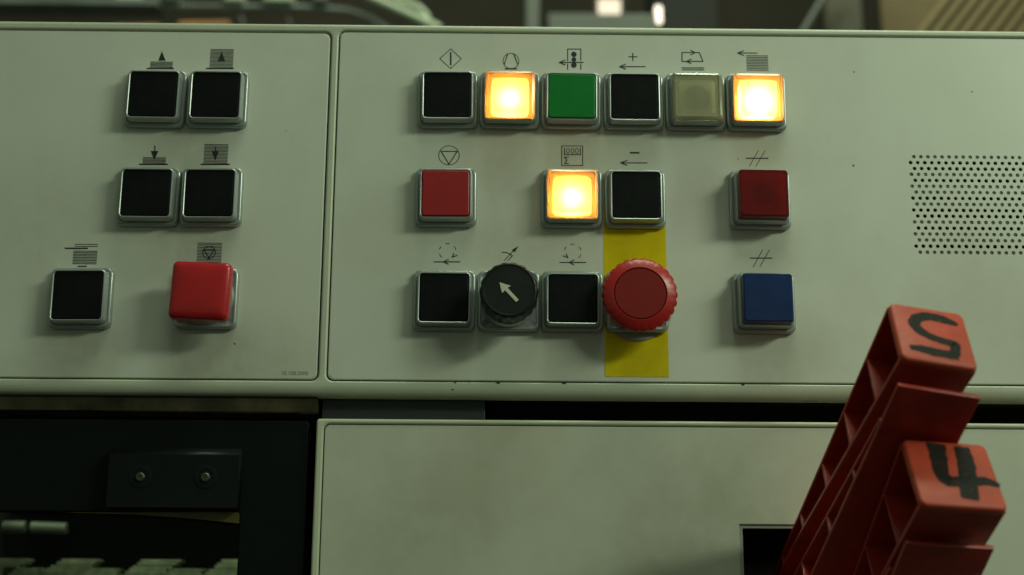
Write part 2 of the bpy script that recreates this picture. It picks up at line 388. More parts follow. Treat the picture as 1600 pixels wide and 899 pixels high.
for r in range(17):
    z = 243.1 - R_ * r
    sh = 1.8035 if r % 2 == 0 else 0
    for c in range(20): cell(210.1 + sh + P_ * c, z)
    xs = [GX0, 210.1 + sh - P_ / 2, 210.1 + sh + P_ * 19.5, GX1]
    for a, b in ((xs[0], xs[1]), (xs[2], xs[3])):
        if b - a > 0.01: bm.faces.new([bm.verts.new(p) for p in ((a, 0, z - R_ / 2), (b, 0, z - R_ / 2), (b, 0, z + R_ / 2), (a, 0, z + R_ / 2))])
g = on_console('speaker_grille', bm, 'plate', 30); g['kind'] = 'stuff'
bm = bmesh.new()
for r in (0, 3, 5, 6, 8, 11, 13, 14, 16): box(bm, GX0, GX1, 1.5, 2.2, 243.1 - R_ * r - 1.3, 243.1 - R_ * r + 1.3)
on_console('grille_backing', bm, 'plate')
# yellow label behind the emergency stop
yl = on_console('yellow_label', box(bmesh.new(), 53.2, 84.4, -0.2, -0.02, 128.1, 218), 'yellow', parent=right)
# chipped paint on the frame's lower strip
for x, z, w, h in ((-20, 124.1, 0.8, 0.35), (-13, 124.2, 0.6, 0.3), (1, 124.1, 1.3, 0.45), (33, 124.1, 1.4, 0.5), (120.5, 124.1, 1.3, 0.5), (-21, 121.6, 0.8, 0.3)):
    n = 9; bm = bmesh.new()
    bm.faces.new([bm.verts.new((x + w * math.cos(2 * PI * k / n) * random.uniform(.6, 1.1), -0.515, z + h * math.sin(2 * PI * k / n) * random.uniform(.5, 1.2) + (0.35 if z > 123 else -0.5))) for k in range(n)])
    on_console('paint_chip', bm, 'grime')

# printed symbols
def ribbon(bm, pts, w0, y=-0.04):
    for i in range(len(pts) - 1):
        a = Vector(pts[i]); b = Vector(pts[i + 1]); d = (b - a)
        if d.length < 1e-6: continue
        d.normalize(); w = w0 * 1.5; nn = Vector((-d.y, d.x)) * w / 2; e = d * w * 0.35
        q = [a - e + nn, a - e - nn, b + e - nn, b + e + nn]
        yy = y - 0.006 * i
        bm.faces.new([bm.verts.new((p.x, yy, p.y)) for p in q])
def disc(bm, c, rx, rz, w, a0=0, a1=360, y=-0.045):
    n = max(6, int(abs(a1 - a0) / 10))
    if w == 0:
        bm.faces.new([bm.verts.new((c[0] + rx * math.cos(2 * PI * k / 24), y, c[1] + rz * math.sin(2 * PI * k / 24))) for k in range(24)]); return
    prev = None; w *= 1.5
    for k in range(n + 1):
        a = math.radians(a0 + (a1 - a0) * k / n)
        v = [bm.verts.new((c[0] + (rx + s) * math.cos(a), y, c[1] + (rz + s) * math.sin(a))) for s in (-w / 2, w / 2)]
        if prev: bm.faces.new((prev[0], prev[1], v[1], v[0]))
        prev = v
SYM_LABEL = {
    'start: diamond': 'diamond with upright bar',
    'compressor': 'circle with two slanted lines',
    'rollers': 'three dots in a frame with left arrow',
    'plus': 'plus sign over left arrow',
    'loop': 'looping arrows over two lines',
    'feed': 'left arrow above a stack of lines',
    'stop': 'triangle in a circle',
    'counter': 'counter with three zeros and sigma',
    'minus': 'minus sign over left arrow',
    'hashR': 'line struck by two slashes above red button',
    'fwd': 'dashed circle arrow over left arrow',
    'speed': 'slanting arrow with step',
    'rev': 'reversed dashed circle arrow over left arrow',
    'hashB': 'line struck by two slashes above blue button',
    'up short': 'up arrow on short lines',
    'up block': 'up arrow in block of lines',
    'down short': 'down arrow on short lines',
    'down block': 'down arrow in block of lines',
    'sheet': 'shifted sheet over stack of lines',
    'stop block': 'circled triangle in block of lines',
}
SYMBOLS = [
    ('start: diamond', [('L',0.26,[(-30.56,294.19),(-24.95,299.74),(-19.44,294.31),(-24.78,288.78),(-30.56,294.19)]), ('L',0.55,[(-24.92,297.6),(-24.81,290.91)])]),
    ('compressor', [('E',0.26,[(6.27,293.3),(4.11,4.28)]), ('L',0.36,[(4.59,297.27),(2.77,291.34)]), ('L',0.36,[(7.64,297.31),(9.79,291.42)]), ('L',0.5,[(3.45,288.94),(9.07,288.99)])]),
    ('rollers', [('L',0.34,[(35.56,293.82),(35.59,300.25),(42.43,300.32),(42.39,293.9)]), ('L',0.34,[(35.55,291.9),(35.54,288.92)]), ('L',0.34,[(42.38,291.97),(42.36,288.99)]), ('E',0,[(38.83,297.35),(1.39,1.5)]), ('E',0,[(38.81,294.43),(1.2,1.28)]), ('E',0,[(38.8,291.37),(1.39,1.49)]), ('L',0.34,[(31.25,292.78),(43.65,292.91)]), ('L',0.34,[(34.24,294.09),(31.38,292.78),(34.23,291.46)])]),
    ('plus', [('L',0.4,[(67.25,296.3),(71.44,296.34)]), ('L',0.4,[(69.34,298.25),(69.28,294.11)]), ('L',0.36,[(62.4,290.76),(75.66,290.9)]), ('L',0.36,[(65.53,292.15),(62.4,290.76),(65.49,289.44)])]),
    ('loop', [('L',0.36,[(94.89,298.95),(103.88,299.04),(105.67,294.14),(94.77,294.02),(94.89,298.95)]), ('L',0.36,[(99.45,300.14),(101.75,299.02),(99.38,297.71)]), ('L',0.36,[(99.52,295.28),(97.1,294.05),(99.46,292.93)]), ('L',0.34,[(94.69,290.39),(105.97,290.51)]), ('L',0.3,[(94.86,289.33),(105.94,289.44)])]),
    ('feed', [('L',0.36,[(123.71,298.97),(133.91,299.08)]), ('L',0.36,[(126.96,300.29),(123.85,298.97),(126.86,297.64)]), ('H',0.27,[(128.32,297.52),(139.33,289.51)],10)]),
    ('stop', [('E',0.26,[(-24.94,241.51),(5.2,5.1)]), ('L',0.34,[(-29.01,243.61),(-20.74,243.69),(-24.86,236.78),(-29.01,243.61)])]),
    ('counter', [('L',0.3,[(32.36,247.1),(43.0,247.2),(42.93,236.68),(32.33,236.57),(32.36,247.1)]), ('L',0.34,[(33.66,246.08),(33.65,242.42),(41.8,242.5),(41.82,246.15)]), ('E',0.25,[(35.48,244.51),(0.72,1.38)]), ('E',0.25,[(37.77,244.53),(0.71,1.38)]), ('E',0.25,[(40.05,244.55),(0.72,1.38)]), ('L',0.3,[(35.73,241.07),(33.71,241.05),(35.01,239.41),(33.7,237.62),(35.78,237.64)])]),
    ('minus', [('L',0.62,[(67.32,243.78),(71.57,243.82)]), ('L',0.36,[(62.16,238.3),(75.71,238.43)]), ('L',0.36,[(65.5,239.64),(62.16,238.3),(65.46,237.03)])]),
    ('hashR', [('L',0.42,[(126.36,241.39),(137.34,241.5)]), ('L',0.24,[(132.59,245.59),(127.71,237.14)]), ('L',0.24,[(135.99,245.62),(130.97,237.17)])]),
    ('fwd', [('A',0.26,[(-24.76,190.79),(4.22,4.12)],((78,106),(14,42),(140,166),(196,228))), ('L',0.36,[(-20.06,188.84),(-22.48,187.89),(-21.61,189.82)]), ('L',0.36,[(-31.5,185.43),(-18.55,185.54)]), ('L',0.36,[(-24.37,186.75),(-26.71,185.47),(-24.33,184.3)])]),
    ('speed', [('L',0.26,[(3.47,186.4),(8.68,192.21)]), ('P',0,[(10.47,193.89),(7.28,191.93),(8.75,190.75)]), ('L',0.28,[(2.42,190.7),(4.21,190.71),(6.13,190.0),(7.61,188.88),(5.26,186.48)])]),
    ('rev', [('A',0.26,[(37.62,191.07),(4.23,4.13)],((78,106),(14,42),(140,166),(-48,-16))), ('L',0.36,[(32.81,189.1),(35.24,188.13),(34.35,190.05)]), ('L',0.36,[(31.2,185.64),(44.12,185.76)]), ('L',0.36,[(38.24,186.96),(36.0,185.69),(38.23,184.51)])]),
    ('hashB', [('L',0.42,[(126.32,188.73),(137.27,188.82)]), ('L',0.24,[(132.73,193.04),(127.69,184.14)]), ('L',0.24,[(136.15,193.07),(131.12,184.35)])]),
    ('up short', [('P',0,[(-173.88,296.84),(-175.43,291.55),(-171.65,291.59)]), ('H',0.26,[(-179.26,290.79),(-167.99,288.04)],5), ('L',0.5,[(-180.68,287.2),(-167.39,287.34)])]),
    ('up block', [('P',0,[(-143.18,296.92),(-144.78,291.63),(-141.01,291.67)]), ('H',0.26,[(-148.81,298.07),(-137.05,288.37)],14), ('L',0.5,[(-150.32,287.51),(-136.68,287.66)])]),
    ('down short', [('L',0.4,[(-174.11,245.06),(-173.91,242.17)]), ('P',0,[(-176.0,242.38),(-173.82,237.55),(-172.07,242.42)]), ('H',0.26,[(-179.57,238.76),(-168.16,235.99)],5), ('L',0.5,[(-180.96,235.18),(-167.14,235.31)])]),
    ('down block', [('L',0.4,[(-143.37,244.78),(-143.24,242.47)]), ('P',0,[(-145.22,242.68),(-143.07,237.5),(-141.5,242.71)]), ('H',0.26,[(-148.91,246.12),(-137.0,236.29)],14), ('L',0.5,[(-150.04,235.47),(-135.88,235.61)])]),
    ('sheet', [('H',0.26,[(-210.34,193.0),(-199.07,191.92)],2), ('L',0.5,[(-214.92,190.84),(-203.96,190.93)]), ('H',0.26,[(-210.63,189.46),(-198.95,182.99)],9), ('L',0.4,[(-207.85,181.63),(-203.69,181.67)])]),
    ('stop block', [('H',0.26,[(-149.3,194.13),(-137.31,184.23)],14), ('E',0.3,[(-143.47,189.34),(3.16,3.18)]), ('L',0.34,[(-146.03,190.5),(-141.05,190.54),(-143.31,186.52),(-146.03,190.5)])]),
]
for nm, items in SYMBOLS:
    bm = bmesh.new()
    for k, it in enumerate(items):
        y = -0.04 - 0.02 * k
        if it[0] == 'L': ribbon(bm, it[2], it[1], y)
        elif it[0] == 'P': bm.faces.new([bm.verts.new((p[0], y - 0.05, p[1])) for p in it[2]])
        elif it[0] == 'E': disc(bm, it[2][0], it[2][1][0], it[2][1][1], it[1], y=y)
        elif it[0] == 'A':
            for a0, a1 in it[3]: disc(bm, it[2][0], it[2][1][0], it[2][1][1], it[1], a0, a1, y)
        elif it[0] == 'H':
            (x0, z0), (x1, z1) = it[2]
            for q in range(it[3]):
                z = z0 + (z1 - z0) * q / (it[3] - 1)
                ribbon(bm, [(x0, z), (x1, z)], it[1], y)
    x = items[0][2][0][0]
    o = on_console('symbol', bm, 'ink', parent=(left if x < -85 else right))
    o['label'] = SYM_LABEL[nm]
cu = bpy.data.curves.new('number', 'FONT'); cu.body = '10.108.3000'; cu.size = 2.7 * MM; cu.align_x = 'LEFT'
tmp = bpy.data.objects.new('number_tmp', cu); C.objects.link(tmp)
bpy.context.view_layer.update()
me = bpy.data.meshes.new_from_object(tmp.evaluated_get(bpy.context.evaluated_depsgraph_get()))
bpy.data.objects.remove(tmp)
me.materials.append(M['ink_faded'])
o = link('number_print', me, left); o.rotation_euler = (PI / 2, 0, 0); o.location = Vector((-105.0, -0.05, 127.7 - 118)) * MM

# ------------------------------------------------------------------ buttons
def base_mesh():
    rings = [(sq(15.4, 3.4), 0), (sq(15.4, 3.4), -1.9), (sq(15.25, 3.3), -2.6), (sq(14.8, 3.0), -3.15), (sq(14.3, 2.7), -3.3),
             (sq(13.85, 2.5), -3.2), (sq(13.6, 2.5), -2.9), (sq(13.35, 2.4), -3.2), (sq(13.2, 2.3), -7.2), (sq(13.05, 2.2), -8.0), (sq(12.75, 2.0), -8.45),
             (sq(12.4, 1.8), -8.55), (sq(12.15, 1.6), -8.4), (sq(12.05, 1.5), -8.0), (sq(12.0, 1.5), -1.2)]
    return finish(loft(bmesh.new(), rings), 'button_base', 'bezel', 40)
def flat_base_mesh():
    rings = [(sq(15.4, 3.4), 0), (sq(15.4, 3.4), -2.0), (sq(15.2, 3.2), -2.8), (sq(14.7, 2.9), -3.3), (sq(14.0, 2.5), -3.45), (sq(13.6, 2.3), -3.3), (sq(13.2, 2.2), -3.0), (sq(9, 1.5), -3.0)]
    return finish(loft(bmesh.new(), rings), 'switch_base', 'bezel', 40)
BASE, FLAT = base_mesh(), flat_base_mesh()
def cap_mesh(top, mat, a=11.8, bev=0.5, dish=0.0):
    rings = [(sq(a, 1.4), -1.5), (sq(a, 1.4), top + bev), (sq(a - bev * 0.3, 1.3), top + bev * 0.3), (sq(a - bev, 1.1), top)]
    return finish(loft(bmesh.new(), rings), 'cap', mat, 40)
BLACK = cap_mesh(-8.15, 'black_cap')
GREEN = cap_mesh(-8.9, 'green_cap')
RED = cap_mesh(-9.1, 'red_cap')
TALL = [(sq(12.1, 1.6), -7.9), (sq(12.5, 1.8), -8.8), (sq(12.35, 1.7), -12.6), (sq(11.9, 1.5), -14.0), (sq(11.5, 1.2), -14.35)]
REDL = finish(loft(bmesh.new(), TALL), 'lens', 'red_lens', 40)
BLUEL = finish(loft(bmesh.new(), TALL), 'lens', 'blue_lens', 40)
LENS = [(sq(12.2, 1.5), -7.6), (sq(12.75, 1.9), -8.7), (sq(12.7, 1.9), -9.8), (sq(12.3, 1.7), -10.5), (sq(11.2, 1.2), -11.1), (sq(10.9, 1.1), -11.05), (sq(10.6, 1.0), -10.7)]
AMBERL = finish(loft(bmesh.new(), LENS), 'lens', 'amber', 30)
PALEL = finish(loft(bmesh.new(), LENS), 'lens', 'pale_lens', 30)
DIFF = [(sq(9.4, 2.4), -3.0), (sq(9.4, 2.6), -8.2), (sq(9.0, 2.6), -8.7)]
DIFFW = finish(loft(bmesh.new(), DIFF), 'diffuser', 'diff_warm', 40)
DIFFP = finish(loft(bmesh.new(), DIFF), 'diffuser', 'diff_pale', 40)
def round_bm(prof, n=48, flutes=0, sharp=1.5):
    """prof: [(radius, y, flute depth)]"""
    return loft(bmesh.new(), [(circ(r, n, flutes, d, sharp), y) for r, y, d in prof])
HOLDP = finish(loft(bmesh.new(), [(sq(9.2, 2.2), -1.3), (sq(9.2, 2.2), -7.6)]), 'lamp_holder', 'reflector_pale')
HOLDR = finish(loft(bmesh.new(), [(sq(11.2, 1.2), -1.3), (sq(11.2, 1.2), -11.6)]), 'lamp_holder', 'red_holder')
SOCKT = finish(round_bm([(6.4, -1.3, 0), (6.0, -11.6, 0), (5.0, -12.2, 0)], 32), 'lamp_socket', 'socket')
SOCKP = finish(round_bm([(6.8, -1.3, 0), (6.8, -7.6, 0), (6.0, -8.2, 0)], 32), 'lamp_socket', 'socket')
SOCK = finish(round_bm([(6.6, -1.3, 0), (6.6, -5.2, 0), (5.6, -5.9, 0), (2, -5.9, 0)], 32), 'lamp_socket', 'socket')
def bulb_mesh(m_):
    bm = bmesh.new(); bmesh.ops.create_uvsphere(bm, u_segments=16, v_segments=10, radius=2.5)
    bmesh.ops.translate(bm, vec=(0, -3.9, -1.8), verts=bm.verts)
    return finish(bm, 'bulb', m_)
BULB, BULBH = bulb_mesh('bulb'), bulb_mesh('bulb_hot')
WELLP = finish(loft(bmesh.new(), [(sq(11.9, 1.4), -7.8), (sq(11.8, 1.4), -1.5)]), 'lamp_well', 'reflector_pale')
WELL = finish(loft(bmesh.new(), [(sq(11.9, 1.4), -7.8), (sq(11.8, 1.4), -1.5)]), 'lamp_well', 'reflector')
COLX = {1: -25.9, 2: 5.8, 3: 37.2, 4: 69.1, 5: 100.8, 6: 132.0}
ROWZ = {1: 270.9, 2: 218.6, 3: 165.2}
GRP = 'square push buttons on the console'
def button(kind, x, z, label, dx=0, dz=0):
    t = thing('lamp_button' if kind in ('amber', 'pale', 'redl', 'bluel') else 'push_button', label, 'push button', (x, -0.02, z), GRP)
    t.rotation_euler = (0, math.radians(random.uniform(-0.5, 0.5)), 0)
    link('base', BASE, t)
    if kind in ('black', 'green', 'red'):
        link('cap', {'black': BLACK, 'green': GREEN, 'red': RED}[kind], t)
    elif kind == 'amber':
        link('lens', AMBERL, t); link('diffuser', DIFFW, t); link('bulb', BULBH if x > 120 else BULB, t); link('lamp_well', WELL, t)
    elif kind == 'pale':
        link('lens', PALEL, t); link('diffuser', DIFFP, t); link('lamp_socket', SOCKP, t); link('lamp_holder', HOLDP, t); link('lamp_well', WELLP, t)
    elif kind == 'redl':
        link('lens', REDL, t); link('lamp_socket', SOCKT, t); link('lamp_holder', HOLDR, t); link('lamp_well', WELL, t)
    elif kind == 'bluel':
        link('lens', BLUEL, t); link('lamp_socket', SOCK, t); link('lamp_well', WELL, t)
    return t
for kind, c, r, lab in (
    ('black', 1, 1, 'black square push button under the diamond symbol with upright bar'),
    ('amber', 2, 1, 'glowing amber button between the green button and the diamond-marked black one'),
    ('green', 3, 1, 'green square push button, the only green one on the console'),
    ('black', 4, 1, 'black square push button under the plus sign and arrow'),
    ('pale', 5, 1, 'unlit pale yellow clear button between the plus button and a glowing one'),
    ('amber', 6, 1, 'brightest glowing amber button under the arrow and stack of lines'),
    ('red', 1, 2, 'flat red square button under the circled triangle symbol, above a black button'),
    ('amber', 3, 2, 'glowing amber button under the counter symbol with three zeros'),
    ('black', 4, 2, 'black square push button under the minus sign, above the yellow label'),
    ('redl', 6, 2, 'raised dark red translucent button above the blue one'),
    ('black', 1, 3, 'black square push button left beside the round arrow knob'),
    ('black', 3, 3, 'black square push button between the round knob and emergency stop'),
    ('bluel', 6, 3, 'raised blue square button, the only blue one on the console')):
    button(kind, COLX[c], ROWZ[r], lab)
for x, z, lab in ((-174.8, 269.8, 'black button under the up arrow standing on a few short lines'),
                  (-143.2, 269.8, 'black button under the up arrow inside a tall block of lines'),
                  (-174.8, 217.5, 'black button under the down arrow pointing at a few short lines'),
                  (-143.4, 217.6, 'black button under the down arrow inside a tall block of lines'),
                  (-204.5, 164.9, 'lone black button beside the red square mushroom button')):
    button('black', x, z, lab)
# rotary knob
t = thing('rotary_knob', 'round black fluted knob with cream arrow on its face', 'knob', (COLX[2], -0.02, ROWZ[3]))
link('base', FLAT, t)
part('collar', round_bm([(13.6, -2.9, 0), (13.6, -3.8, 0), (13.0, -4.6, 0), (12.6, -5.4, 0), (11, -5.4, 0)], 64), 'bezel', t)
part('skirt', round_bm([(11.6, -5.3, 0.7), (12.2, -6.2, 0.8), (12.2, -11.6, 0.8), (10, -12.5, 0.3)], 144, 18), 'knob_skirt', t)
k = part('head', round_bm([(11, -12.2, 0), (13.5, -12.6, .4), (14.2, -13.4, .6), (14.2, -22.5, .55), (13.9, -23.8, .4), (13.2, -24.9, .1), (12.7, -25.2, 0), (12.3, -25.2, 0), (12.0, -24.8, 0), (5, -24.8, 0)], 144, 18), 'knob', t)
pts = [(265, 272), (385, 308), (352, 330), (470, 455), (443, 478), (325, 355), (295, 385)]
bm = bmesh.new(); f = [bm.verts.new(((p[0] - 368) / 6.66 * 0.303, -24.95, -(p[1] - 350) / 6.66 * 0.312)) for p in pts]
bm.faces.new(f); part('arrow', bm, 'arrow', k)
# emergency stop
t = thing('emergency_stop', 'large round red mushroom stop button with notched rim on yellow label', 'emergency stop', (COLX[4], -0.22, ROWZ[3]))
part('legend_disc', loft(bmesh.new(), [([(max(-16.3, p[0]), p[1] - 1.4) for p in circ(17.9, 64)], 0.0), ([(max(-16.3, p[0]), p[1] - 1.4) for p in circ(17.9, 64)], -0.7)]), 'legend', t)
o = link('base', FLAT, t); o.location = (0, -0.0006, 0)
part('stem', round_bm([(10.2, -3.2, 0), (10.2, -10, 0), (9, -10.5, 0)], 40), 'estop', t)
h = part('head', round_bm([(9, -10.5, 0), (15.0, -10.8, 0), (16.9, -11.2, 2.0), (17.5, -11.8, 2.6), (18.2, -14.6, 2.6), (18.5, -15.9, 2.2), (18.4, -16.7, 1.3), (18.0, -17.6, .35), (17.0, -18.4, 0), (13.4, -20.0, 0), (12.95, -20.1, 0), (12.75, -19.7, 0), (12.7, -18.9, 0), (4, -18.9, 0)], 286, 26, 3.2), 'estop', t)
part('face_disc', round_bm([(12.45, -18.8, 0), (12.45, -19.6, 0), (12.2, -19.95, 0)], 64), 'estop_face', h)
# red square mushroom button
t = thing('mushroom_button', 'glossy red square mushroom button standing proud of the smaller plate', 'push button', (-142.9, -0.02, 165.3), GRP)
link('base', FLAT, t)
part('collar', round_bm([(13.7, -2.9, 0), (13.7, -3.9, 0), (13.0, -4.7, 0), (11.6, -4.9, 0), (11.2, -4.2, 0), (10, -4.2, 0)], 64), 'bezel', t)
part('stem', round_bm([(8.6, -4, 0), (8.6, -13, 0), (8, -13.2, 0)], 40), 'bezel', t)
cap = part('cap', loft(bmesh.new(), [(sq(8, 2), -12.4), (sq(13.2, 2.4), -12.8), (sq(14.0, 2.6), -13.4), (sq(14.45, 2.8), -14.6), (sq(14.4, 2.8), -16.8), (sq(14.15, 2.6), -17.9), (sq(13.6, 2.2), -18.8), (sq(12.8, 2.0), -19.4), (sq(11, 2.2), -19.95), (sq(8.5, 3.0), -20.3), (sq(5, 3), -20.5), (sq(2, 1.5), -20.55)]), 'mushroom', t, 60)
cap.rotation_euler = (0, math.radians(2.0), 0)

# ------------------------------------------------------------------ lower door with the slot
door = thing('lower_door', 'pale grey-green lower door panel with a dark slot for the red levers', 'door panel', (0, 0, -140))
def on_door(name, bm, mat, angle=35):
    bmesh.ops.translate(bm, vec=(0, 0, 140), verts=bm.verts)
    return part(name, bm, mat, door, angle)
DP = [(0.0, 20.0), (0, 2.0)] + [(1.15 * (1 - math.cos(math.radians(a))), 0.6 - 1.15 * math.sin(math.radians(a))) for a in (0, 18, 36, 54, 72, 88)]
on_door('frame', solid((-86.7, 345, -140, 106.4, 1.6), [(-83.1, 341.5, -136.5, 103.9, 3.0)], DP), 'door_frame', 50)
on_door('face_plate', solid((-82.6, 341, -136, 103.45, 2.7), [(116.4, 197.5, -60, 57.0, 0.4)], [(0, 4), (0, 0.4), (0.12, 0.12), (0.4, 0.0)]), 'door')
on_door('slot_rim', solid((116.45, 197.45, -59.95, 56.95, 0.4), [(118.1, 195.8, -58.4, 55.3, 0.5)], [(0, 8), (0, 1.0)]), 'legend')
on_door('slot_well', loft(bmesh.new(), [(rrect(118.2, 195.7, -58.3, 55.2, .5), 7.9), (rrect(118.2, 195.7, -58.3, 55.2, .5), 21.5)], cap1=True), 'gap')

# gap strip between console and door
tag(link('cover_strip', finish(box(bmesh.new(), -85.5, -5.4, 9, 21.8, 98, 117.3, 0.4), 'cover_strip', 'grey_dark'), None, (0, 0, 0)), 'charcoal steel strip in the dark gap between console and door', 'steel strip')
tag(link('grimy_ledge', finish(box(bmesh.new(), -344, -87.2, 3.5, 21.5, 110.3, 117.3), 'grimy_ledge', 'grime'), None, (0, 0, 0)), 'oil-stained brown ledge under the smaller face plate', 'ledge')

# ------------------------------------------------------------------ black cover with glass at the left
cover = thing('black_cover', 'black machine cover with a glass window below the smaller face plate', 'machine cover', (-200, 4, -140))
def on_cover(name, bm, mat, angle=35, parent=None):
    bmesh.ops.translate(bm, vec=(200, -4, 140), verts=bm.verts)
    o = part(name, bm, mat, cover, angle)
    if parent is not None: o.parent = parent
    return o
on_cover('frame', solid((-344, -91.0, -140, 105.9, 1.5), [(-330, -122.2, -128, 61.5, 1.0)], [(0, 12), (0, 4.6), (0.2, 4.2), (0.6, 4.0)]), 'cover')
on_cover('glass_pane', box(bmesh.new(), -333, -119.5, 12.2, 15, -131, 64), 'glass')
bm = bmesh.new()
bm.faces.new([bm.verts.new(p) for p in ((-207, 4.5, 61.0), (-122.3, 4.5, 61.6), (-122.3, 4.5, 56.3), (-150, 4.5, 58.8), (-172, 4.5, 60.2))])
on_cover('adhesive_edge', bm, 'tape')
blk = thing('mounting_block', 'black bracket block with two countersunk screws on the black cover', 'mounting block', (-153.2, 3.9, 62.9))
bm = box(bmesh.new(), -31, 31, -8, 0, 0, 28.4)
top = [e for e in bm.edges if all(v.co.z > 28 and v.co.y < -7 for v in e.verts)]
bmesh.ops.bevel(bm, geom=top, offset=3.4, segments=1, affect='EDGES')
b_o = part('body', bm, 'block', blk, 20)
for x in (-15.6, 15.3):
    s = part('washer', round_bm([(5.6, -7.9, 0), (5.6, -8.25, 0), (5.3, -8.35, 0), (3.6, -8.3, 0), (3.4, -8.05, 0)], 40), 'block', blk)
    s.location = (x * MM, 0, 14.6 * MM)
    q = part('screw', round_bm([(2.2, -8.0, 0), (2.2, -9.0, 0), (1.7, -9.5, 0), (1.0, -9.5, 0), (0.9, -8.9, 0)], 24), 'screw', blk)
    q.location = (x * MM, 0, 14.2 * MM)
# inside the machine, behind the glass
tag(link('guide_rail', finish(tube(bmesh.new(), [(-389, 0, 0), (-320, 0, -0.3)], 4.2), 'guide_rail', 'rail'), None, (0, 300, 77.4)), 'dim grey rail behind the glass window', 'rail')
tag(link('guide_rail', finish(tube(bmesh.new(), [(-316, 0, 0), (-292, 0, -0.6)], 4), 'guide_rail', 'rail'), None, (0, 300, 77)), 'short dim grey rail end behind the glass window', 'rail')
def stack(x, z, n, w, sh, label):
    t = thing('sheet_stack', label, 'sheet stack', (x * 1.18, 300, z * 1.18 - n * 2.0), 'pale sheet stacks behind the glass')
    for k in range(n):
        link('sheet', finish(box(bmesh.new(), -w / 2 + sh * (k - n) + random.uniform(-1, 1), w / 2 + sh * (k - n) * 0.9 + random.uniform(-1, 1), -8, 8, k * 2.0, k * 2.0 + random.uniform(1.2, 1.7)), 'sheet', 'paper'), t)
for x in (-279, -238.5, -192, -146):
    stack(x + 4, 47.5, 9, 26, 2.8, 'taller slanting stack of pale sheets behind the glass')
for x in (-268, -224, -176, -128):
    stack(x, 42.5, 6, 24, 0.6, 'lower squat stack of pale sheets behind the glass')

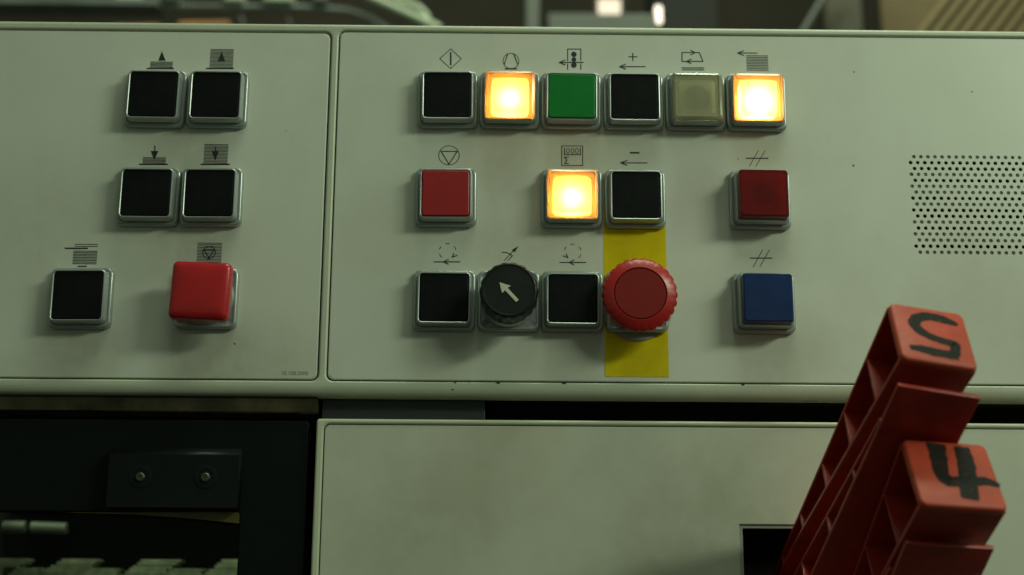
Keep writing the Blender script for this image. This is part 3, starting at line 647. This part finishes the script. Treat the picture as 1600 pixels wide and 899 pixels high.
# ------------------------------------------------------------------ red levers
def lever(o, Wv, Tv, w, t, arm2, label, digit):
    Wv = Vector(Wv).normalized(); Tv = Vector(Tv); Tv = (Tv - Tv.dot(Wv) * Wv).normalized(); Lv = Wv.cross(Tv)
    root = thing('red_lever', label, 'lever', o, 'red levers in the slot')
    root.rotation_euler = Matrix((Wv, Tv, Lv)).transposed().to_euler()
    # local axes: x = across, y = thickness, z = along the lever into the slot
    LEN = 178
    vb = lambda l: max(9.0, t - 0.4 - 0.165 * l)
    def slab(bm, prof, u0, u1):
        a = [bm.verts.new((u0, v, l)) for v, l in prof]; b = [bm.verts.new((u1, v, l)) for v, l in prof]; n = len(prof)
        bm.faces.new(a); bm.faces.new(b)
        for i in range(n): bm.faces.new((a[i], a[(i + 1) % n], b[(i + 1) % n], b[i]))
        return bm
    def soft(bm, off=0.45):
        bmesh.ops.recalc_face_normals(bm, faces=bm.faces)
        bmesh.ops.bevel(bm, geom=list(bm.edges), offset=off, segments=2, affect='EDGES', profile=0.5)
        return bm
    ls = [2.0 + (LEN - 2) * i / 8 for i in range(9)]
    cb = loft(bmesh.new(), [(rrect(d, w - d, d, t - d, 3.0 - d), l) for d, l in ((0.3, 3.4), (0.05, 2.6), (0.0, 1.6), (0.25, 0.7), (0.8, 0.2), (1.5, 0.0))], cap0=True)
    for v_ in cb.verts: v_.co = Vector((v_.co.x, v_.co.z, v_.co.y))
    cap = part('end_cap', cb, 'lever_cap', root)
    part('back_flange', soft(slab(bmesh.new(), [(0.15, 2.5), (2.0, 2.5), (2.0, LEN), (0.15, LEN)], 0.2, w - 0.2)), 'lever', root)
    part('front_flange', soft(slab(bmesh.new(), [(vb(l), l) for l in ls] + [(vb(l) - 2.0, l) for l in reversed(ls)], 0.2, w - 0.2)), 'lever', root)
    part('web', slab(bmesh.new(), [(1.0, 2.2)] + [(vb(l) - 1.0, l) for l in ls] + [(1.0, LEN - 1)], w * 0.62, w * 0.62 + 2), 'lever', root)
    for l in (30, 62, 94.5, 129, 160):
        part('rib', soft(slab(bmesh.new(), [(1.6, l), (vb(l) - 1.6, l), (vb(l) - 1.6, l + 1.8), (1.6, l + 1.8)], 0.5, w - 0.5), 0.4), 'lever', root)
    l0, vf, vi, u0, u1, ribs = arm2
    ls2 = [l0 + (LEN - l0) * i / 8 for i in range(9)]
    part('second_front_plate', soft(slab(bmesh.new(), [(vf(l), l) for l in ls2] + [(vf(l) - 2.2, l) for l in reversed(ls2)], u0, u1), 0.7), 'lever', root)
    la = [l for l in ls2 if vf(l) - vi(l) > 5]
    la = [l0 + 22] + [l for l in la if l > l0 + 22]
    part('second_back_flange', soft(slab(bmesh.new(), [(vi(l), l) for l in la] + [(vi(l) + 1.6, l) for l in reversed(la)], u0 + .2, u1 - .2)), 'lever', root)
    part('second_web', slab(bmesh.new(), [(vf(l) - 1, l) for l in la] + [(vi(l) + .8, l) for l in reversed(la)], w * 0.62, w * 0.62 + 2), 'lever', root)
    for l in ribs:
        if vf(l) - vi(l) > 4:
            part('rib', soft(slab(bmesh.new(), [(vi(l) + 1.2, l), (vf(l) - 1.8, l), (vf(l) - 1.8, l + 1.8), (vi(l) + 1.2, l + 1.8)], u0 + .3, u1 - .3), 0.4), 'lever', root)
    # hand-written number
    bm = bmesh.new()
    for si, st in enumerate(digit):
        fine = []
        for i in range(len(st) - 1):
            for s in range(6):
                f_ = s / 6; fine.append(tuple(st[i][q] * (1 - f_) + st[i + 1][q] * f_ for q in range(3)))
        fine.append(st[-1])
        for _ in range(2):
            fine = [fine[0]] + [tuple((fine[i - 1][q] + 2 * fine[i][q] + fine[i + 1][q]) / 4 for q in range(3)) for i in range(1, len(fine) - 1)] + [fine[-1]]
        prev = None
        for i, p in enumerate(fine):
            a = Vector(fine[max(0, i - 1)][:2]); b = Vector(fine[min(len(fine) - 1, i + 1)][:2]); d = (b - a).normalized(); n_ = Vector((-d.y, d.x)) * p[2] * 0.62
            jit = random.uniform(0.92, 1.08)
            cur = [bm.verts.new((p[0] + n_.x * jit, p[1] + n_.y * jit, -0.06 - 0.04 * si)), bm.verts.new((p[0] - n_.x * jit, p[1] - n_.y * jit, -0.06 - 0.04 * si))]
            if prev: bm.faces.new((prev[0], prev[1], cur[1], cur[0]))
            prev = cur
    part('number_mark', bm, 'marker', cap)
    return root
five = [[(p[0], p[1], p[2] * 1.3) for p in s_] for s_ in [[(27.6, 8.3, 1.2), (24.5, 7.2, 2.6), (20.8, 6.1, 3.2), (15.2, 5.6, 3.0), (10.4, 8.0, 3.2), (8.4, 11.9, 3.2), (10.2, 15.8, 3.0), (14.4, 18.8, 2.6), (19.8, 20.3, 2.6), (24.3, 20.9, 2.6), (23.6, 24.0, 2.6), (22.6, 28.0, 2.8)],
        [(24.0, 28.3, 2.8), (14.5, 28.0, 3.2), (9.2, 27.1, 2.8), (4.4, 27.2, 1.6)]]]
four = [[(13.6, 1.7, 6.0), (12.8, 10.9, 5.6), (11.8, 18.5, 5.2), (13.4, 22.8, 4.6), (21.9, 22.0, 4.2), (29.0, 21.0, 3.8), (34.0, 23.2, 2.0)],
        [(23.8, 2.7, 5.0), (23.6, 11.7, 5.8), (21.8, 21.1, 5.8), (20.1, 31.6, 5.6)]]
lever((160.39, -120, 137.76), (.988, .081, -.132), (-.058, -.595, -.801), 31.3, 34.2,
      (8.0, lambda l: 42.0, lambda l: 41.5 - 0.125 * l, 0.0, 33.6, (63, 98, 135)), 'red ribbed plastic lever with a hand-written five on its end', five)
lever((162.03, -120, 81.5), (.997, .059, -.049), (-.003, -.608, -.794), 34.3, 35.6,
      (21.0, lambda l: 37.5 - 0.03 * l, lambda l: 36.6 - 0.165 * l, -0.5, 34.8, (62, 94, 126)), 'red ribbed plastic lever with a hand-written four on its end', four)

# ------------------------------------------------------------------ things in the hall behind, far out of focus
def far(name, bm, mat, label, cat, group=None):
    return tag(link(name, finish(bm, name, mat), None, (0, 2000, 1250)), label, cat, group)
far('cable_tray', tube(box(bmesh.new(), -1150, -690, -30, 30, 4, 16), [(-700, 0, 14), (-400, 0, 14), (-307, 0, 8), (-262, 0, -8), (-215, 0, -40), (-190, 0, -70)], 6), 'blue_grey', 'long blue-grey rail running behind the console and bending down', 'rail')
for x0, x1, z, m_, lab in ((-780, -730, 30, 'pale_tube', 'small pale green fitting on the straight end of the rail'), (-700, -650, 34, 'steel', 'tall grey-green fitting above the orange roll'), (-560, -520, 26, 'pale_tube', 'low pale green fitting above the strut beside the orange roll'),
                           (-480, -420, 32, 'pale_tube', 'widest pale green fitting above the strut near the bend'), (-380, -350, 30, 'steel', 'narrow grey-green fitting at the bend of the rail'), (-930, -860, 36, 'steel', 'broad dark fitting on the flat straight length of rail')):
    far('machine_fitting', box(bmesh.new(), x0, x1, -20, 20, 19, z + 8, 3), m_, lab, 'fitting', 'fittings on the rail')
far('paper_roll', tube(bmesh.new(), [(-650, 0, -34), (-548, 0, -31)], 13), 'orange', 'longer blurred orange-brown roll behind the console edge', 'roll')
far('paper_roll', tube(bmesh.new(), [(-780, 0, -40), (-690, 0, -38)], 11), 'orange', 'shorter blurred orange-brown roll mostly hidden by the console edge', 'roll')
far('rail_strut', tube(bmesh.new(), [(-535, 30, 8), (-510, 30, -70)], 6), 'steel', 'blurred grey strut under the rail beside the orange roll', 'strut')
far('rail_strut', tube(bmesh.new(), [(-440, 30, 8), (-408, 30, -70)], 5), 'steel', 'blurred grey strut under the rail near its bend', 'strut')
far('guard_tube', tube(bmesh.new(), [(-310, -20, 60), (-273, -20, 33), (-163, -20, -18), (-120, -20, -40)], 10), 'pale_tube', 'thick pale green slanting guard tube behind the console', 'tube')
far('guard_tube', tube(bmesh.new(), [(-240, 10, 60), (-204, 10, 34), (-165, 10, 20), (-150, 10, 5), (-150, 10, -60)], 8), 'pale_tube', 'bent pale green guard tube dropping behind the console', 'tube')
far('steel_post', box(bmesh.new(), 54, 82, -10, 18, -90, 120, 3), 'steel', 'grey-green steel post behind the console', 'post')
far('steel_beam', box(bmesh.new(), 100, 322, -10, 18, -40, 3, 3), 'steel', 'low grey steel beam beside the post', 'beam')
ld = thing('hall_lamp', 'wide blurred warm lamp above the grey beam', 'lamp', (226, 1990, 1268))
part('housing', box(bmesh.new(), -30, 28, 8, 40, -18, 24, 4), 'olive', ld); part('glowing_glass', box(bmesh.new(), -24, 22, 0, 7.5, -14, 18, 3), 'lamp_white', ld)
ld = thing('hall_lamp', 'narrow upright bright lamp at the end of the grey beam', 'lamp', (325.5, 1990, 1255))
part('housing', box(bmesh.new(), -8, 8, 8, 24, -24, 26, 3), 'olive', ld); part('glowing_glass', box(bmesh.new(), -6.5, 6.5, 0, 7.5, -21, 17, 3), 'lamp_hot', ld)
far('dark_cabinet', box(bmesh.new(), 345, 455, 60, 400, -300, 300), 'black_wall', 'black cabinet behind the bright narrow lamp', 'cabinet')
far('slanting_pole', tube(bmesh.new(), [(690, -10, 86), (600, -10, -66)], 7), 'steel', 'thin slanting grey pole behind the console', 'pole')
far('olive_column', box(bmesh.new(), 684, 752, 30, 110, -300, 300), 'olive', 'broad olive column beside the slanting pole', 'column')
tc_ = thing('timber_cladding', 'slanting timber boards high behind the console', 'timber cladding', (960, 2100, 1180))
part('backing', slab_bm := box(bmesh.new(), -140, 420, 20, 40, -260, 420), 'wood_dark', tc_)
for i in range(15):
    x = -170 + i * 30
    bm = bmesh.new()
    q = [(x - 150, -150), (x - 134, -150), (x + 216, 300), (x + 200, 300)]
    a = [bm.verts.new((p[0] + 60, 4, p[1])) for p in q]; b = [bm.verts.new((p[0] + 60, 19.5, p[1])) for p in q]
    bm.faces.new(a); bm.faces.new(b)
    for k in range(4): bm.faces.new((a[k], a[(k + 1) % 4], b[(k + 1) % 4], b[k]))
    part('board', bm, 'wood', tc_)
